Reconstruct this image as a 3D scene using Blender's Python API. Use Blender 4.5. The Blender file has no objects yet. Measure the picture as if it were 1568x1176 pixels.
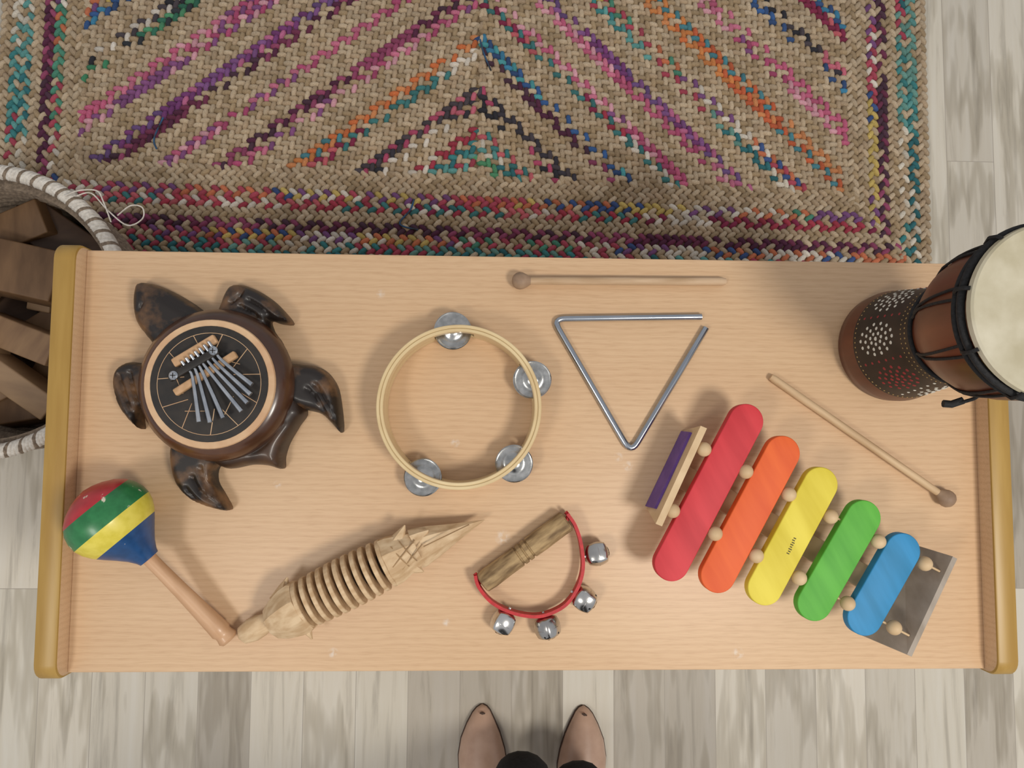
import bpy, bmesh, math, random
import numpy as np
from mathutils import Vector, Matrix, Euler
from mathutils.geometry import delaunay_2d_cdt
random.seed(7); rng=np.random.default_rng(7)

# ------------------------------------------------------------------ calibration (camera recovered from the shelf edges)
T=0.50                      # height of the shelf top
CAM=Vector((0,0,T+0.95))
FP=1150.0; CX=784.0; CY=588.0
Xc=Vector((32036,-302,-1150)).normalized()
Yc=Vector((115,16726,-1150)); Yc=(Yc-Xc*Yc.dot(Xc)).normalized()
Zc=Xc.cross(Yc)
C2W=Matrix((Xc,Yc,Zc))      # camera->world
def at(px,py,h=0.0):
    """survey point at height h above the shelf top"""
    d=C2W@Vector(((px-CX)/FP,-(py-CY)/FP,-1))
    t=(T+h-CAM.z)/d.z
    return CAM+d*t
def P2(l,h): return [tuple(at(x,y,h)[:2]) for x,y in l]

cd=bpy.data.cameras.new("camera"); co=bpy.data.objects.new("camera",cd)
bpy.context.scene.collection.objects.link(co)
co.matrix_world=Matrix.Translation(CAM)@C2W.to_4x4()
cd.sensor_fit='HORIZONTAL'; cd.sensor_width=36; cd.lens=FP/1568*36; cd.clip_start=.01
bpy.context.scene.camera=co
bpy.context.scene.view_settings.view_transform='Standard'

def hx(s,k=1.0):
    s=s.lstrip('#'); o=[]
    for i in (0,2,4):
        c=int(s[i:i+2],16)/255; o.append(min(1,(c/12.92 if c<=.04045 else ((c+.055)/1.055)**2.4)*k))
    return (*o,1)

# ------------------------------------------------------------------ materials
def base(name):
    m=bpy.data.materials.new(name); m.use_nodes=True
    nt=m.node_tree; b=nt.nodes['Principled BSDF']; return m,nt,b
def N(nt,t,**k):
    n=nt.nodes.new(t)
    for a,v in k.items(): setattr(n,a,v)
    return n
def coords(nt,rot=0,scale=(1,1,1)):
    tc=N(nt,'ShaderNodeTexCoord'); m1=N(nt,'ShaderNodeMapping'); m2=N(nt,'ShaderNodeMapping')
    m1.inputs['Rotation'].default_value=(0,0,rot); m2.inputs['Scale'].default_value=scale
    nt.links.new(tc.outputs['Object'],m1.inputs[0]); nt.links.new(m1.outputs[0],m2.inputs[0]); return tc,m2
def ramp(nt,stops):
    r=N(nt,'ShaderNodeValToRGB'); e=r.color_ramp.elements
    e[0].position,e[0].color=stops[0]; e[1].position,e[1].color=stops[-1]
    for p,c in stops[1:-1]:
        x=e.new(p); x.color=c
    return r
def mat(name,c1,c2=None,rough=.5,metal=0,scale=(1,1,1),rot=0,ns=20,detail=4,bump=0,lo=.35,hi=.65,coat=0,chips=None):
    m,nt,b=base(name); c2=c2 or c1
    tc,mp=coords(nt,rot,scale)
    n=N(nt,'ShaderNodeTexNoise'); n.inputs['Scale'].default_value=ns; n.inputs['Detail'].default_value=detail
    nt.links.new(mp.outputs[0],n.inputs['Vector'])
    r=ramp(nt,[(lo,c1),(hi,c2)]); nt.links.new(n.outputs['Fac'],r.inputs[0]); cur=r.outputs[0]
    if chips:   # small worn specks
        cn=N(nt,'ShaderNodeTexNoise'); cn.inputs['Scale'].default_value=90; cn.inputs['Detail'].default_value=3; nt.links.new(tc.outputs['Object'],cn.inputs['Vector'])
        cr=N(nt,'ShaderNodeMapRange'); cr.inputs[1].default_value=.69; cr.inputs[2].default_value=.73; nt.links.new(cn.outputs['Fac'],cr.inputs[0])
        cm=N(nt,'ShaderNodeMix',data_type='RGBA'); nt.links.new(cr.outputs[0],cm.inputs[0]); nt.links.new(cur,cm.inputs[6]); cm.inputs[7].default_value=chips; cur=cm.outputs[2]
    nt.links.new(cur,b.inputs['Base Color'])
    b.inputs['Roughness'].default_value=rough; b.inputs['Metallic'].default_value=metal
    b.inputs['Coat Weight'].default_value=coat; b.inputs['Coat Roughness'].default_value=.15
    if bump:
        bp=N(nt,'ShaderNodeBump'); bp.inputs['Strength'].default_value=bump; bp.inputs['Distance'].default_value=.002
        nt.links.new(n.outputs['Fac'],bp.inputs['Height']); nt.links.new(bp.outputs[0],b.inputs['Normal'])
    return m

def laminate(name,marks=()):
    m,nt,b=base(name); L=nt.links
    tc,mp=coords(nt,0,(4,55,55))
    n1=N(nt,'ShaderNodeTexNoise'); n1.inputs['Scale'].default_value=10; n1.inputs['Detail'].default_value=6; L.new(mp.outputs[0],n1.inputs['Vector'])
    tc2,mp2=coords(nt,0,(1.2,8,8))
    n2=N(nt,'ShaderNodeTexNoise'); n2.inputs['Scale'].default_value=2.0; n2.inputs['Distortion'].default_value=.8; n2.inputs['Detail'].default_value=4; L.new(mp2.outputs[0],n2.inputs['Vector'])
    w=N(nt,'ShaderNodeTexWave',bands_direction='Y'); w.inputs['Scale'].default_value=40; w.inputs['Distortion'].default_value=5; w.inputs['Detail'].default_value=3; w.inputs['Detail Scale'].default_value=.6
    tc3,mp3=coords(nt,0,(.35,1,1)); L.new(mp3.outputs[0],w.inputs['Vector'])
    r1=ramp(nt,[(.3,hx('b8946f')),(.5,hx('d0ae88')),(.75,hx('d6b590'))]); L.new(n1.outputs['Fac'],r1.inputs[0])
    r2=ramp(nt,[(.3,hx('c8a37e')),(.7,hx('d6b590'))]); L.new(n2.outputs['Fac'],r2.inputs[0])
    r3=ramp(nt,[(.1,hx('c5a07b')),(.6,hx('d3b18b'))]); L.new(w.outputs['Fac'],r3.inputs[0])
    m1=N(nt,'ShaderNodeMix',data_type='RGBA'); m1.inputs[0].default_value=.45; L.new(r1.outputs[0],m1.inputs[6]); L.new(r2.outputs[0],m1.inputs[7])
    m2=N(nt,'ShaderNodeMix',data_type='RGBA'); m2.inputs[0].default_value=.35; L.new(m1.outputs[2],m2.inputs[6]); L.new(r3.outputs[0],m2.inputs[7])
    cur=m2.outputs[2]
    if marks:
        nn=N(nt,'ShaderNodeTexNoise'); nn.inputs['Scale'].default_value=170; L.new(tc.outputs['Object'],nn.inputs['Vector'])
        acc=None
        for (p,r) in marks:
            vd=N(nt,'ShaderNodeVectorMath',operation='DISTANCE'); L.new(tc.outputs['Object'],vd.inputs[0]); vd.inputs[1].default_value=p
            mm=N(nt,'ShaderNodeMapRange'); mm.inputs[1].default_value=r; mm.inputs[2].default_value=r*.3; L.new(vd.outputs['Value'],mm.inputs[0])
            if acc is None: acc=mm.outputs[0]
            else:
                a=N(nt,'ShaderNodeMath',operation='MAXIMUM'); L.new(acc,a.inputs[0]); L.new(mm.outputs[0],a.inputs[1]); acc=a.outputs[0]
        mr=N(nt,'ShaderNodeMapRange'); mr.inputs[1].default_value=.40; mr.inputs[2].default_value=.65; mr.inputs[4].default_value=.7; L.new(nn.outputs['Fac'],mr.inputs[0])
        mu=N(nt,'ShaderNodeMath',operation='MULTIPLY'); L.new(acc,mu.inputs[0]); L.new(mr.outputs[0],mu.inputs[1])
        mx=N(nt,'ShaderNodeMix',data_type='RGBA'); L.new(mu.outputs[0],mx.inputs[0]); L.new(cur,mx.inputs[6]); mx.inputs[7].default_value=hx('dad0c4'); cur=mx.outputs[2]
    L.new(cur,b.inputs['Base Color']); b.inputs['Roughness'].default_value=.42
    return m

def floor_mat():
    m,nt,b=base('whitewashed_laminate'); L=nt.links
    tc=N(nt,'ShaderNodeTexCoord'); mp=N(nt,'ShaderNodeMapping'); mp.inputs['Rotation'].default_value=(0,0,math.radians(90)); mp.inputs['Location'].default_value=(.33,.042,0)
    L.new(tc.outputs['Object'],mp.inputs[0])
    br=N(nt,'ShaderNodeTexBrick'); br.offset=.37; br.inputs['Scale'].default_value=1
    br.inputs['Brick Width'].default_value=.62; br.inputs['Row Height'].default_value=.097
    br.inputs['Mortar Size'].default_value=.0006; br.inputs['Mortar Smooth'].default_value=.1
    br.inputs['Color1'].default_value=(0,0,0,1); br.inputs['Color2'].default_value=(1,1,1,1); br.inputs['Mortar'].default_value=(.3,.3,.3,1)
    L.new(mp.outputs[0],br.inputs['Vector'])
    sc=N(nt,'ShaderNodeVectorMath',operation='SCALE'); L.new(br.outputs['Color'],sc.inputs[0]); sc.inputs[3].default_value=9
    ad=N(nt,'ShaderNodeVectorMath',operation='ADD'); L.new(tc.outputs['Object'],ad.inputs[0]); L.new(sc.outputs[0],ad.inputs[1])
    m2=N(nt,'ShaderNodeMapping'); m2.inputs['Scale'].default_value=(26,1.5,1); L.new(ad.outputs[0],m2.inputs[0])
    n=N(nt,'ShaderNodeTexNoise'); n.inputs['Scale'].default_value=1.7; n.inputs['Detail'].default_value=8; n.inputs['Roughness'].default_value=.62; n.inputs['Distortion'].default_value=.4; L.new(m2.outputs[0],n.inputs['Vector'])
    m3=N(nt,'ShaderNodeMapping'); m3.inputs['Scale'].default_value=(1,.14,1); L.new(ad.outputs[0],m3.inputs[0])
    w=N(nt,'ShaderNodeTexWave',wave_type='RINGS'); w.inputs['Scale'].default_value=26; w.inputs['Distortion'].default_value=4; w.inputs['Detail'].default_value=2; w.inputs['Detail Scale'].default_value=1.5; L.new(m3.outputs[0],w.inputs['Vector'])
    rp=ramp(nt,[(0,hx('b0a89b')),(.25,hx('c8c1b4')),(.6,hx('d6d0c2')),(1,hx('e0d9cb'))]); L.new(br.outputs['Color'],rp.inputs[0])
    rn=ramp(nt,[(.32,hx('aaa398')),(.47,hx('f2eee6')),(.7,hx('ffffff'))]); L.new(n.outputs['Fac'],rn.inputs[0])
    rw=ramp(nt,[(0,hx('c2bcb0')),(.3,hx('ffffff'))]); L.new(w.outputs['Fac'],rw.inputs[0])
    a=N(nt,'ShaderNodeMix',data_type='RGBA',blend_type='MULTIPLY'); a.inputs[0].default_value=.6; L.new(rp.outputs[0],a.inputs[6]); L.new(rn.outputs[0],a.inputs[7])
    c=N(nt,'ShaderNodeMix',data_type='RGBA',blend_type='MULTIPLY'); c.inputs[0].default_value=.5; L.new(a.outputs[2],c.inputs[6]); L.new(rw.outputs[0],c.inputs[7])
    d=N(nt,'ShaderNodeMix',data_type='RGBA'); L.new(br.outputs['Fac'],d.inputs[0]); L.new(c.outputs[2],d.inputs[6]); d.inputs[7].default_value=hx('a39a8d')
    L.new(d.outputs[2],b.inputs['Base Color']); b.inputs['Roughness'].default_value=.45
    return m

def vcol(name,rough=.9,bump=.5,bs=600):
    m,nt,b=base(name); L=nt.links
    a=N(nt,'ShaderNodeVertexColor',layer_name='Col')
    tc=N(nt,'ShaderNodeTexCoord'); n=N(nt,'ShaderNodeTexNoise'); n.inputs['Scale'].default_value=bs; L.new(tc.outputs['Object'],n.inputs['Vector'])
    r=ramp(nt,[(.3,(.55,.52,.5,1)),(.65,(1,1,1,1))]); L.new(n.outputs['Fac'],r.inputs[0])
    x=N(nt,'ShaderNodeMix',data_type='RGBA',blend_type='MULTIPLY'); x.inputs[0].default_value=.7; L.new(a.outputs[0],x.inputs[6]); L.new(r.outputs[0],x.inputs[7])
    L.new(x.outputs[2],b.inputs['Base Color']); b.inputs['Roughness'].default_value=rough
    bp=N(nt,'ShaderNodeBump'); bp.inputs['Strength'].default_value=bump; bp.inputs['Distance'].default_value=.001; L.new(n.outputs['Fac'],bp.inputs['Height']); L.new(bp.outputs[0],b.inputs['Normal'])
    return m

# ------------------------------------------------------------------ mesh helpers
def mk(name,v,f,mats,idx=None,ang=40,smooth=True,flat=()):
    me=bpy.data.meshes.new(name); me.from_pydata([tuple(p) for p in v],[],f)
    if not isinstance(mats,(list,tuple)): mats=[mats]
    for m in mats: me.materials.append(m)
    if idx: me.polygons.foreach_set('material_index',idx)
    bm=bmesh.new(); bm.from_mesh(me); bmesh.ops.recalc_face_normals(bm,faces=bm.faces); bm.to_mesh(me); bm.free()
    if smooth:
        me.polygons.foreach_set('use_smooth',[True]*len(me.polygons))
        for i in flat: me.polygons[i].use_smooth=False
        me.set_sharp_from_angle(angle=math.radians(ang))
    me.update()
    o=bpy.data.objects.new(name,me); bpy.context.scene.collection.objects.link(o); return o
def smooth_pts(pts,n=6,closed=True):
    out=[]; L=len(pts); P=[Vector(p) for p in pts]
    rg=range(L) if closed else range(L-1)
    for i in rg:
        if closed: a,b,c,d=P[i-1],P[i],P[(i+1)%L],P[(i+2)%L]
        else: a,b,c,d=P[max(i-1,0)],P[i],P[i+1],P[min(i+2,L-1)]
        for k in range(n):
            t=k/n
            out.append(tuple(.5*((2*b)+(c-a)*t+(2*a-5*b+4*c-d)*t*t+(3*b-a-3*c+d)*t**3)))
    if not closed: out.append(tuple(P[-1]))
    return out
def slab(name,pts,z0,z1,r,m,seg=4,ang=22):
    p=np.array(pts)[:,:2]
    ar=np.sum(p[:,0]*np.roll(p[:,1],-1)-np.roll(p[:,0],-1)*p[:,1])
    if ar<0: p=p[::-1]
    e=np.roll(p,-1,0)-p; e/=np.linalg.norm(e,axis=1)[:,None]+1e-12
    n=np.stack([-e[:,1],e[:,0]],1); nn=n+np.roll(n,1,0); nn/=np.linalg.norm(nn,axis=1)[:,None]+1e-9
    rings=[(r*.4,z0),(0,z0+r*.4)]
    for i in range(seg+1):
        a=i/seg*math.pi/2; rings.append((r*(1-math.cos(a)),z1-r+r*math.sin(a)))
    v=[];f=[];M=len(p)
    for o,z in rings:
        q=p+nn*o
        v+= [(x,y,z) for x,y in q]
    R=len(v)//M
    for k in range(R-1):
        for i in range(M):
            j=(i+1)%M; f.append((k*M+i,k*M+j,(k+1)*M+j,(k+1)*M+i))
    f.append(tuple(range(M-1,-1,-1)))
    f.append(tuple((R-1)*M+i for i in range(M)))
    return mk(name,v,f,m,ang=ang,flat=(len(f)-1,len(f)-2))
def puffy(name,pts,zb,h,w,m,grooves=(),gw=.003,gd=.003,step=.0024):
    """carved, rounded relief: height follows distance from the outline; grooves are cut lines"""
    p=np.array(pts)[:,:2]; M=len(p)
    ar=np.sum(p[:,0]*np.roll(p[:,1],-1)-np.roll(p[:,0],-1)*p[:,1])
    if ar<0: p=p[::-1].copy()
    a=p; b=np.roll(p,-1,0)
    def dist(q):
        ab=b-a; t=np.clip(((q[:,None]-a[None])*ab[None]).sum(2)/((ab**2).sum(1)[None]+1e-12),0,1)
        return np.sqrt(((a[None]+ab[None]*t[...,None]-q[:,None])**2).sum(2)).min(1)
    gx,gy=np.meshgrid(np.arange(p[:,0].min(),p[:,0].max(),step),np.arange(p[:,1].min(),p[:,1].max(),step*.9)); gx=gx+(np.arange(gx.shape[0])%2)[:,None]*step/2
    q=np.stack([gx.ravel(),gy.ravel()],1)
    ins=np.zeros(len(q),bool)
    for i in range(M):
        x1,y1=a[i];x2,y2=b[i]; c=((y1>q[:,1])!=(y2>q[:,1])); 
        with np.errstate(divide='ignore',invalid='ignore'): xx=(x2-x1)*(q[:,1]-y1)/(y2-y1+1e-15)+x1
        ins^=(c&(q[:,0]<xx))
    q=q[ins]; q=q[dist(q)>step*.5]
    vs=[Vector(x) for x in p]+[Vector(x) for x in q]
    r=delaunay_2d_cdt(vs,[(i,(i+1)%M) for i in range(M)],[],1,1e-6)
    V=np.array([tuple(x) for x in r[0]]); F=[tuple(x) for x in r[2]]
    d=dist(V); t=np.clip(d/w,0,1); z=zb+h*np.sqrt(1-(1-t)**2)
    for g in grooves:
        gl=np.array(smooth_pts([(*x,0) for x in g],4,False))[:,:2]; A=gl[:-1];B=gl[1:]; ab=B-A
        tt=np.clip(((V[:,None]-A[None])*ab[None]).sum(2)/((ab**2).sum(1)[None]+1e-12),0,1)
        dg=np.sqrt(((A[None]+ab[None]*tt[...,None]-V[:,None])**2).sum(2)).min(1)
        z-=gd*np.exp(-(dg/gw)**2)*np.clip(t*1.5,0,1)
    n=len(V); v=[(x,y,zz) for (x,y),zz in zip(V,z)]+[(x,y,T+.0003) for x,y in V]
    f=list(F)+[tuple(n+i for i in reversed(x)) for x in F]
    cnt={}
    for x in F:
        for i in range(len(x)):
            e=(x[i],x[(i+1)%len(x)]); k=tuple(sorted(e)); cnt.setdefault(k,[]).append(e)
    for k,e in cnt.items():
        if len(e)==1: i,j=e[0]; f.append((j,i,i+n,j+n))
    return mk(name,v,f,m,ang=50)
def frame(ax):
    ax=ax.normalized(); up=Vector((0,0,1)) if abs(ax.z)<.9 else Vector((1,0,0))
    s=ax.cross(up).normalized(); return s,s.cross(ax).normalized()
def lathe(name,A,B,prof,m,seg=40,ids=None,sq=1.0,ang=40,tw=0):
    A=Vector(A);B=Vector(B); ax=B-A; s,u=frame(ax); v=[];f=[];idx=[]
    for t,r in prof:
        c=A+ax*t
        for i in range(seg):
            a=2*math.pi*(i+tw)/seg; v.append(c+s*(math.cos(a)*max(r,1e-5))+u*(math.sin(a)*max(r,1e-5)*sq))
    for k in range(len(prof)-1):
        for i in range(seg):
            j=(i+1)%seg; f.append((k*seg+i,k*seg+j,(k+1)*seg+j,(k+1)*seg+i)); idx.append(ids[k] if ids else 0)
    f.append(tuple(range(seg))); idx.append(ids[0] if ids else 0)
    K=(len(prof)-1)*seg; f.append(tuple(K+i for i in range(seg))); idx.append(ids[-1] if ids else 0)
    return mk(name,v,f,m,idx,ang=ang)
def sweep(name,pts,r,m,closed=False,seg=10,rad=None):
    P=[Vector(p) for p in pts]; n=len(P); v=[];f=[]; s=None
    for i in range(n):
        if closed: tg=(P[(i+1)%n]-P[i-1]).normalized()
        else: tg=(P[min(i+1,n-1)]-P[max(i-1,0)]).normalized()
        if s is None: s,_=frame(tg)
        s=(s-tg*s.dot(tg)).normalized(); u=tg.cross(s)
        rr=rad[i] if rad else r
        for k in range(seg):
            a=2*math.pi*k/seg; v.append(P[i]+s*math.cos(a)*rr+u*math.sin(a)*rr)
    for i in range(n if closed else n-1):
        for k in range(seg):
            a=i*seg; b=((i+1)%n)*seg; j=(k+1)%seg; f.append((a+k,a+j,b+j,b+k))
    if not closed: f.append(tuple(range(seg))); f.append(tuple((n-1)*seg+k for k in range(seg)))
    return mk(name,v,f,m,ang=60)
def ball(name,c,r,m,sc=(1,1,1),seg=24):
    bm=bmesh.new(); bmesh.ops.create_uvsphere(bm,u_segments=seg,v_segments=seg//2+2,radius=r)
    bmesh.ops.scale(bm,vec=sc,verts=bm.verts); bmesh.ops.translate(bm,vec=Vector(c),verts=bm.verts)
    me=bpy.data.meshes.new(name); bm.to_mesh(me); bm.free(); me.materials.append(m); me.polygons.foreach_set('use_smooth',[True]*len(me.polygons))
    o=bpy.data.objects.new(name,me); bpy.context.scene.collection.objects.link(o); return o
def box(name,c,size,m,rot=None,bev=.002):
    bm=bmesh.new(); bmesh.ops.create_cube(bm,size=1); bmesh.ops.scale(bm,vec=size,verts=bm.verts)
    if bev: bmesh.ops.bevel(bm,geom=list(bm.edges),offset=bev,segments=3,affect='EDGES',profile=.5)
    M=Matrix.Translation(Vector(c))@((rot.to_4x4()) if rot is not None else Matrix())
    bmesh.ops.transform(bm,matrix=M,verts=bm.verts)
    me=bpy.data.meshes.new(name); bm.to_mesh(me); bm.free(); me.materials.append(m); me.polygons.foreach_set('use_smooth',[True]*len(me.polygons)); me.set_sharp_from_angle(angle=math.radians(35))
    o=bpy.data.objects.new(name,me); bpy.context.scene.collection.objects.link(o); return o
def bar(name,A,B,w,h,m,bev=.001):
    A=Vector(A);B=Vector(B); ax=(B-A); L=ax.length; x=ax.normalized(); y=Vector((0,0,1)).cross(x).normalized(); z=x.cross(y)
    R=Matrix((x,y,z)).transposed(); return box(name,(A+B)/2,(L,w,h),m,R,bev)
def hexa(name,a,off,m):
    v=[Vector(p) for p in a]; v+=[p+off for p in v]
    f=[(0,1,2,3),(7,6,5,4),(0,4,5,1),(1,5,6,2),(2,6,7,3),(3,7,4,0)]
    return mk(name,v,f,m,smooth=False)
def group(name,parts):
    lo=Vector((1e9,)*3); hi=Vector((-1e9,)*3)
    for p in parts:
        for q in p.data.vertices:
            for k in range(3): lo[k]=min(lo[k],q.co[k]); hi[k]=max(hi[k],q.co[k])
    e=bpy.data.objects.new(name,None); loc=Vector(((lo.x+hi.x)/2,(lo.y+hi.y)/2,lo.z)); e.location=loc; e.empty_display_size=.05
    bpy.context.scene.collection.objects.link(e)
    for p in parts: p.parent=e; p.matrix_parent_inverse=Matrix.Translation(loc).inverted()
    return e

# ------------------------------------------------------------------ floor
me=box('floor',(0,0,-.02),(6,6,.04),floor_mat(),bev=0)

# ------------------------------------------------------------------ shelf unit
TL,TR,BL,BR=at(133,383),at(1486,404),at(103,1030),at(1508,1024)
x0=(TL.x+BL.x)/2; x1=(TR.x+BR.x)/2; y0=(BL.y+BR.y)/2; y1=(TL.y+TR.y)/2
marks=[]
for px,py,r in [(583,450,8),(697,678,8),(947,700,8),(962,714,9),(770,823,13),(425,742,7),(683,953,7),(510,1000,9),(1130,1000,10)]:
    marks.append((tuple(at(px,py)),r/1210))
lam=laminate('beech_laminate',marks); lam2=laminate('beech_laminate_side')
edge=mat('gold_edge_band',hx('a07c38'),hx('b08d48'),rough=.4,scale=(1,.1,1),ns=60)
th=.0265; ph=.026
parts=[box('top_board',((x0+x1)/2,(y0+y1)/2,T-.011),(x1-x0,y1-y0,.022),lam,bev=.0012)]
def side(nm,xa,xb):
    R=.02; ya,yb=y0-.004,y1+.004; z1=T+ph; prof=[(ya,0),(yb,0)]
    for i in range(7): a=i/6*math.pi/2; prof.append((yb-R+R*math.cos(a),z1-R+R*math.sin(a)))
    for i in range(7): a=math.pi/2+i/6*math.pi/2; prof.append((ya+R+R*math.cos(a),z1-R+R*math.sin(a)))
    e=.0025; rings=[(xa,e),(xa+e*.3,e*.3),(xa+e,0),(xb-e,0),(xb-e*.3,e*.3),(xb,e)]
    cy=(ya+yb)/2; cz=z1/2; v=[];f=[];idx=[];n=len(prof)
    for x,o in rings:
        for (y,z) in prof: v.append((x,y-(o if y>cy else -o),z-(o if z>cz else 0)))
    for k in range(len(rings)-1):
        for i in range(n): j=(i+1)%n; f.append((k*n+i,k*n+j,(k+1)*n+j,(k+1)*n+i)); idx.append(1)
    f.append(tuple(range(n))); idx.append(0); f.append(tuple((len(rings)-1)*n+i for i in range(n))); idx.append(0)
    return mk(nm,v,f,[lam2,edge],idx,flat=(len(f)-1,len(f)-2))
parts.append(side('side_panel_left',x0-th,x0)); parts.append(side('side_panel_right',x1,x1+th))
parts.append(box('lower_shelf',((x0+x1)/2,(y0+y1)/2,.06),(x1-x0,y1-y0-.01,.02),lam2))
parts.append(box('middle_shelf',((x0+x1)/2,(y0+y1)/2,.27),(x1-x0,y1-y0-.03,.018),lam2))
parts.append(box('back_board',((x0+x1)/2,y1-.008,.27),(x1-x0,.008,.43),lam2))
parts.append(box('plinth',((x0+x1)/2,y0+.03,.025),(x1-x0,.018,.05),lam2))
group('low_shelf_unit',parts)

# ------------------------------------------------------------------ braided rug
def lobes(name,items,m):
    A=8; rings=[(1,0.0),(.93,.55),(.6,.9)]
    tv=[]
    for s,z in rings:
        for i in range(A):
            a=2*math.pi*i/A; tv.append((math.cos(a)*s,math.sin(a)*s,z))
    tv.append((0,0,1.05)); tv=np.array(tv); nv=len(tv)
    tf=[]
    for k in range(2):
        for i in range(A): j=(i+1)%A; tf.append((k*A+i,k*A+j,(k+1)*A+j,(k+1)*A+i))
    t3=[(2*A+i,2*A+(i+1)%A,3*A) for i in range(A)]
    n=len(items); it=np.array([i[:7] for i in items]); col=np.array([i[7] for i in items])
    V=np.zeros((n,nv,3)); ca=np.cos(it[:,3])[:,None]; sa=np.sin(it[:,3])[:,None]
    X=tv[None,:,0]*it[:,4][:,None]/2; Y=tv[None,:,1]*it[:,5][:,None]/2
    V[:,:,0]=it[:,0][:,None]+X*ca-Y*sa; V[:,:,1]=it[:,1][:,None]+X*sa+Y*ca; V[:,:,2]=it[:,2][:,None]+tv[None,:,2]*it[:,6][:,None]
    q=np.array(tf); t=np.array(t3); base_=np.arange(n)*nv
    Q=(q[None]+base_[:,None,None]).reshape(-1); Tt=(t[None]+base_[:,None,None]).reshape(-1)
    L=np.concatenate([Q,Tt]); nq=n*len(tf); ntr=n*len(t3)
    me=bpy.data.meshes.new(name); me.vertices.add(n*nv); me.vertices.foreach_set('co',V.reshape(-1))
    me.loops.add(len(L)); me.loops.foreach_set('vertex_index',L.astype(np.int32))
    me.polygons.add(nq+ntr)
    st=np.concatenate([np.arange(nq)*4,nq*4+np.arange(ntr)*3]); me.polygons.foreach_set('loop_start',st.astype(np.int32))
    me.update(calc_edges=True); me.validate()
    me.polygons.foreach_set('use_smooth',np.ones(len(me.polygons),bool))
    ca_=me.color_attributes.new('Col','FLOAT_COLOR','POINT')
    cc=np.ones((n,nv,4)); cc[:,:,:3]=col[:,None,:3]
    ca_.data.foreach_set('color',cc.reshape(-1)); me.materials.append(m)
    o=bpy.data.objects.new(name,me); bpy.context.scene.collection.objects.link(o); return o

Pbl=at(-14,385,-T); Pbr=at(1422,440,-T)
ru=(Pbr-Pbl); ru.z=0; RW=ru.length; ru.normalize(); k_=math.radians(91.0); rv=Vector((ru.x*math.cos(k_)-ru.y*math.sin(k_),ru.x*math.sin(k_)+ru.y*math.cos(k_),0)); RL=1.04
ZR=.006
jute=[hx('b29c80'),hx('baa68a'),hx('a58f70'),hx('c0ad92')]
pal={'J':[],
 'teal':['3c8486','2f6f76','62a09c','a84456','d8d0c0','6a9a90'],
 'red':['a83a4c','86294a','c06068','3f7b7c','ddd4c6'],
 'maroon':['70304c','552440','98486a','4c3040'],
 'multi':['3d568a','b04a5c','4f9078','cdb468','c67350','dcd4c6','7b4f80'],
 'black':['2a2a32','3a3640','c4687a','dcd4c8','b04a6a','4a4248'],
 'orange':['cc7040','d4874c','c8643f','d08a58','4a8490'],
 'yellow':['c4aa50','bc9444','c87e5a','7a9460'],
 'pink':['cc7590','c06080','dca4b0','b04e74','8a5486'],
 'purple':['6c4f82','86588e','bc6a90','7a3f78'],
 'blue':['3a629c','3f86aa','4f9fa6','3f86aa','34507e'],
 'green':['3f8560','52946c','33705a','d0c8b0','33383e']}
pal={k:[hx(c) for c in v] for k,v in pal.items()}
def jc():
    k=.84+.3*random.random(); c=random.choice(jute); return (c[0]*k,c[1]*k,c[2]*k,1)
items=[]
RWID=.0205; ST=.0165
def row(fn,length,kind,wid=RWID,inside=None):
    n=int(length/ST); strands=[None,None,None]; left=[0,0,0]
    for k in range(n+1):
        for side_ in (-1,1):
            s=(k+(.5 if side_>0 else 0))*ST; st=(k*2+(side_>0))%3
            if kind!='J' and left[st]<=0:
                pr=(.75,.12,.06)[st]
                strands[st]=None if random.random()<pr else random.choice(pal[kind]); left[st]=random.randint(2,7)
            left[st]-=1
            u,v,du,dv=fn(s,side_*wid*.24)
            if inside and not inside(u,v): continue
            w=Pbl+ru*u+rv*v; d=ru*du+rv*dv
            c=jc() if (kind=='J' or strands[st] is None) else strands[st]
            kk=.75+.35*random.random()
            if kind!='J' and strands[st] is not None: c=(c[0]*kk,c[1]*kk,c[2]*kk,1)
            items.append((w.x,w.y,ZR,math.atan2(d.y,d.x)+side_*-.66+random.uniform(-.14,.14),.0235,.0118,.0068+random.uniform(0,.0018),c))
BW=8*RWID; BB=9*RWID
bk=['J','teal','teal','J','maroon','multi','J','J']
bk2=['teal','teal','multi','maroon','J','red','multi','J','J']
for i in range(9):
    o=(i+.5)*RWID; o2=min(o,7.5*RWID)
    row(lambda s,t,o=o,o2=o2:(o2+s,o+t,1,0),RW-2*o2,bk2[i])
for i in range(8):
    o=(i+.5)*RWID
    row(lambda s,t,o=o:(o+s,RL-o+t,1,0),RW-2*o,bk[i])
    row(lambda s,t,o=o:(o-t,o+s,0,1),RL-2*o,bk[i])
    row(lambda s,t,o=o:(RW-o-t,o+s,0,1),RL-2*o,bk[i])
uc=RW*.5065
ins=lambda u,v: BW-.003<u<RW-BW+.003 and BB-.003<v<RL-BW+.003
seqL='J teal teal red J black black J J red orange J J pink maroon J J pink J J maroon purple J J pink pink J J green black J J blue multi J J blue red J J green multi J J red J J blue J J pink J J red J J'.split()
seqR='J green teal red J black black J J maroon blue J J red pink J J pink purple J J teal multi J J orange orange J J pink pink J J blue black J J red blue J J teal multi J J red J J blue J J pink J J red J J'.split()
DV=RWID/math.cos(math.radians(40))
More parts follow.
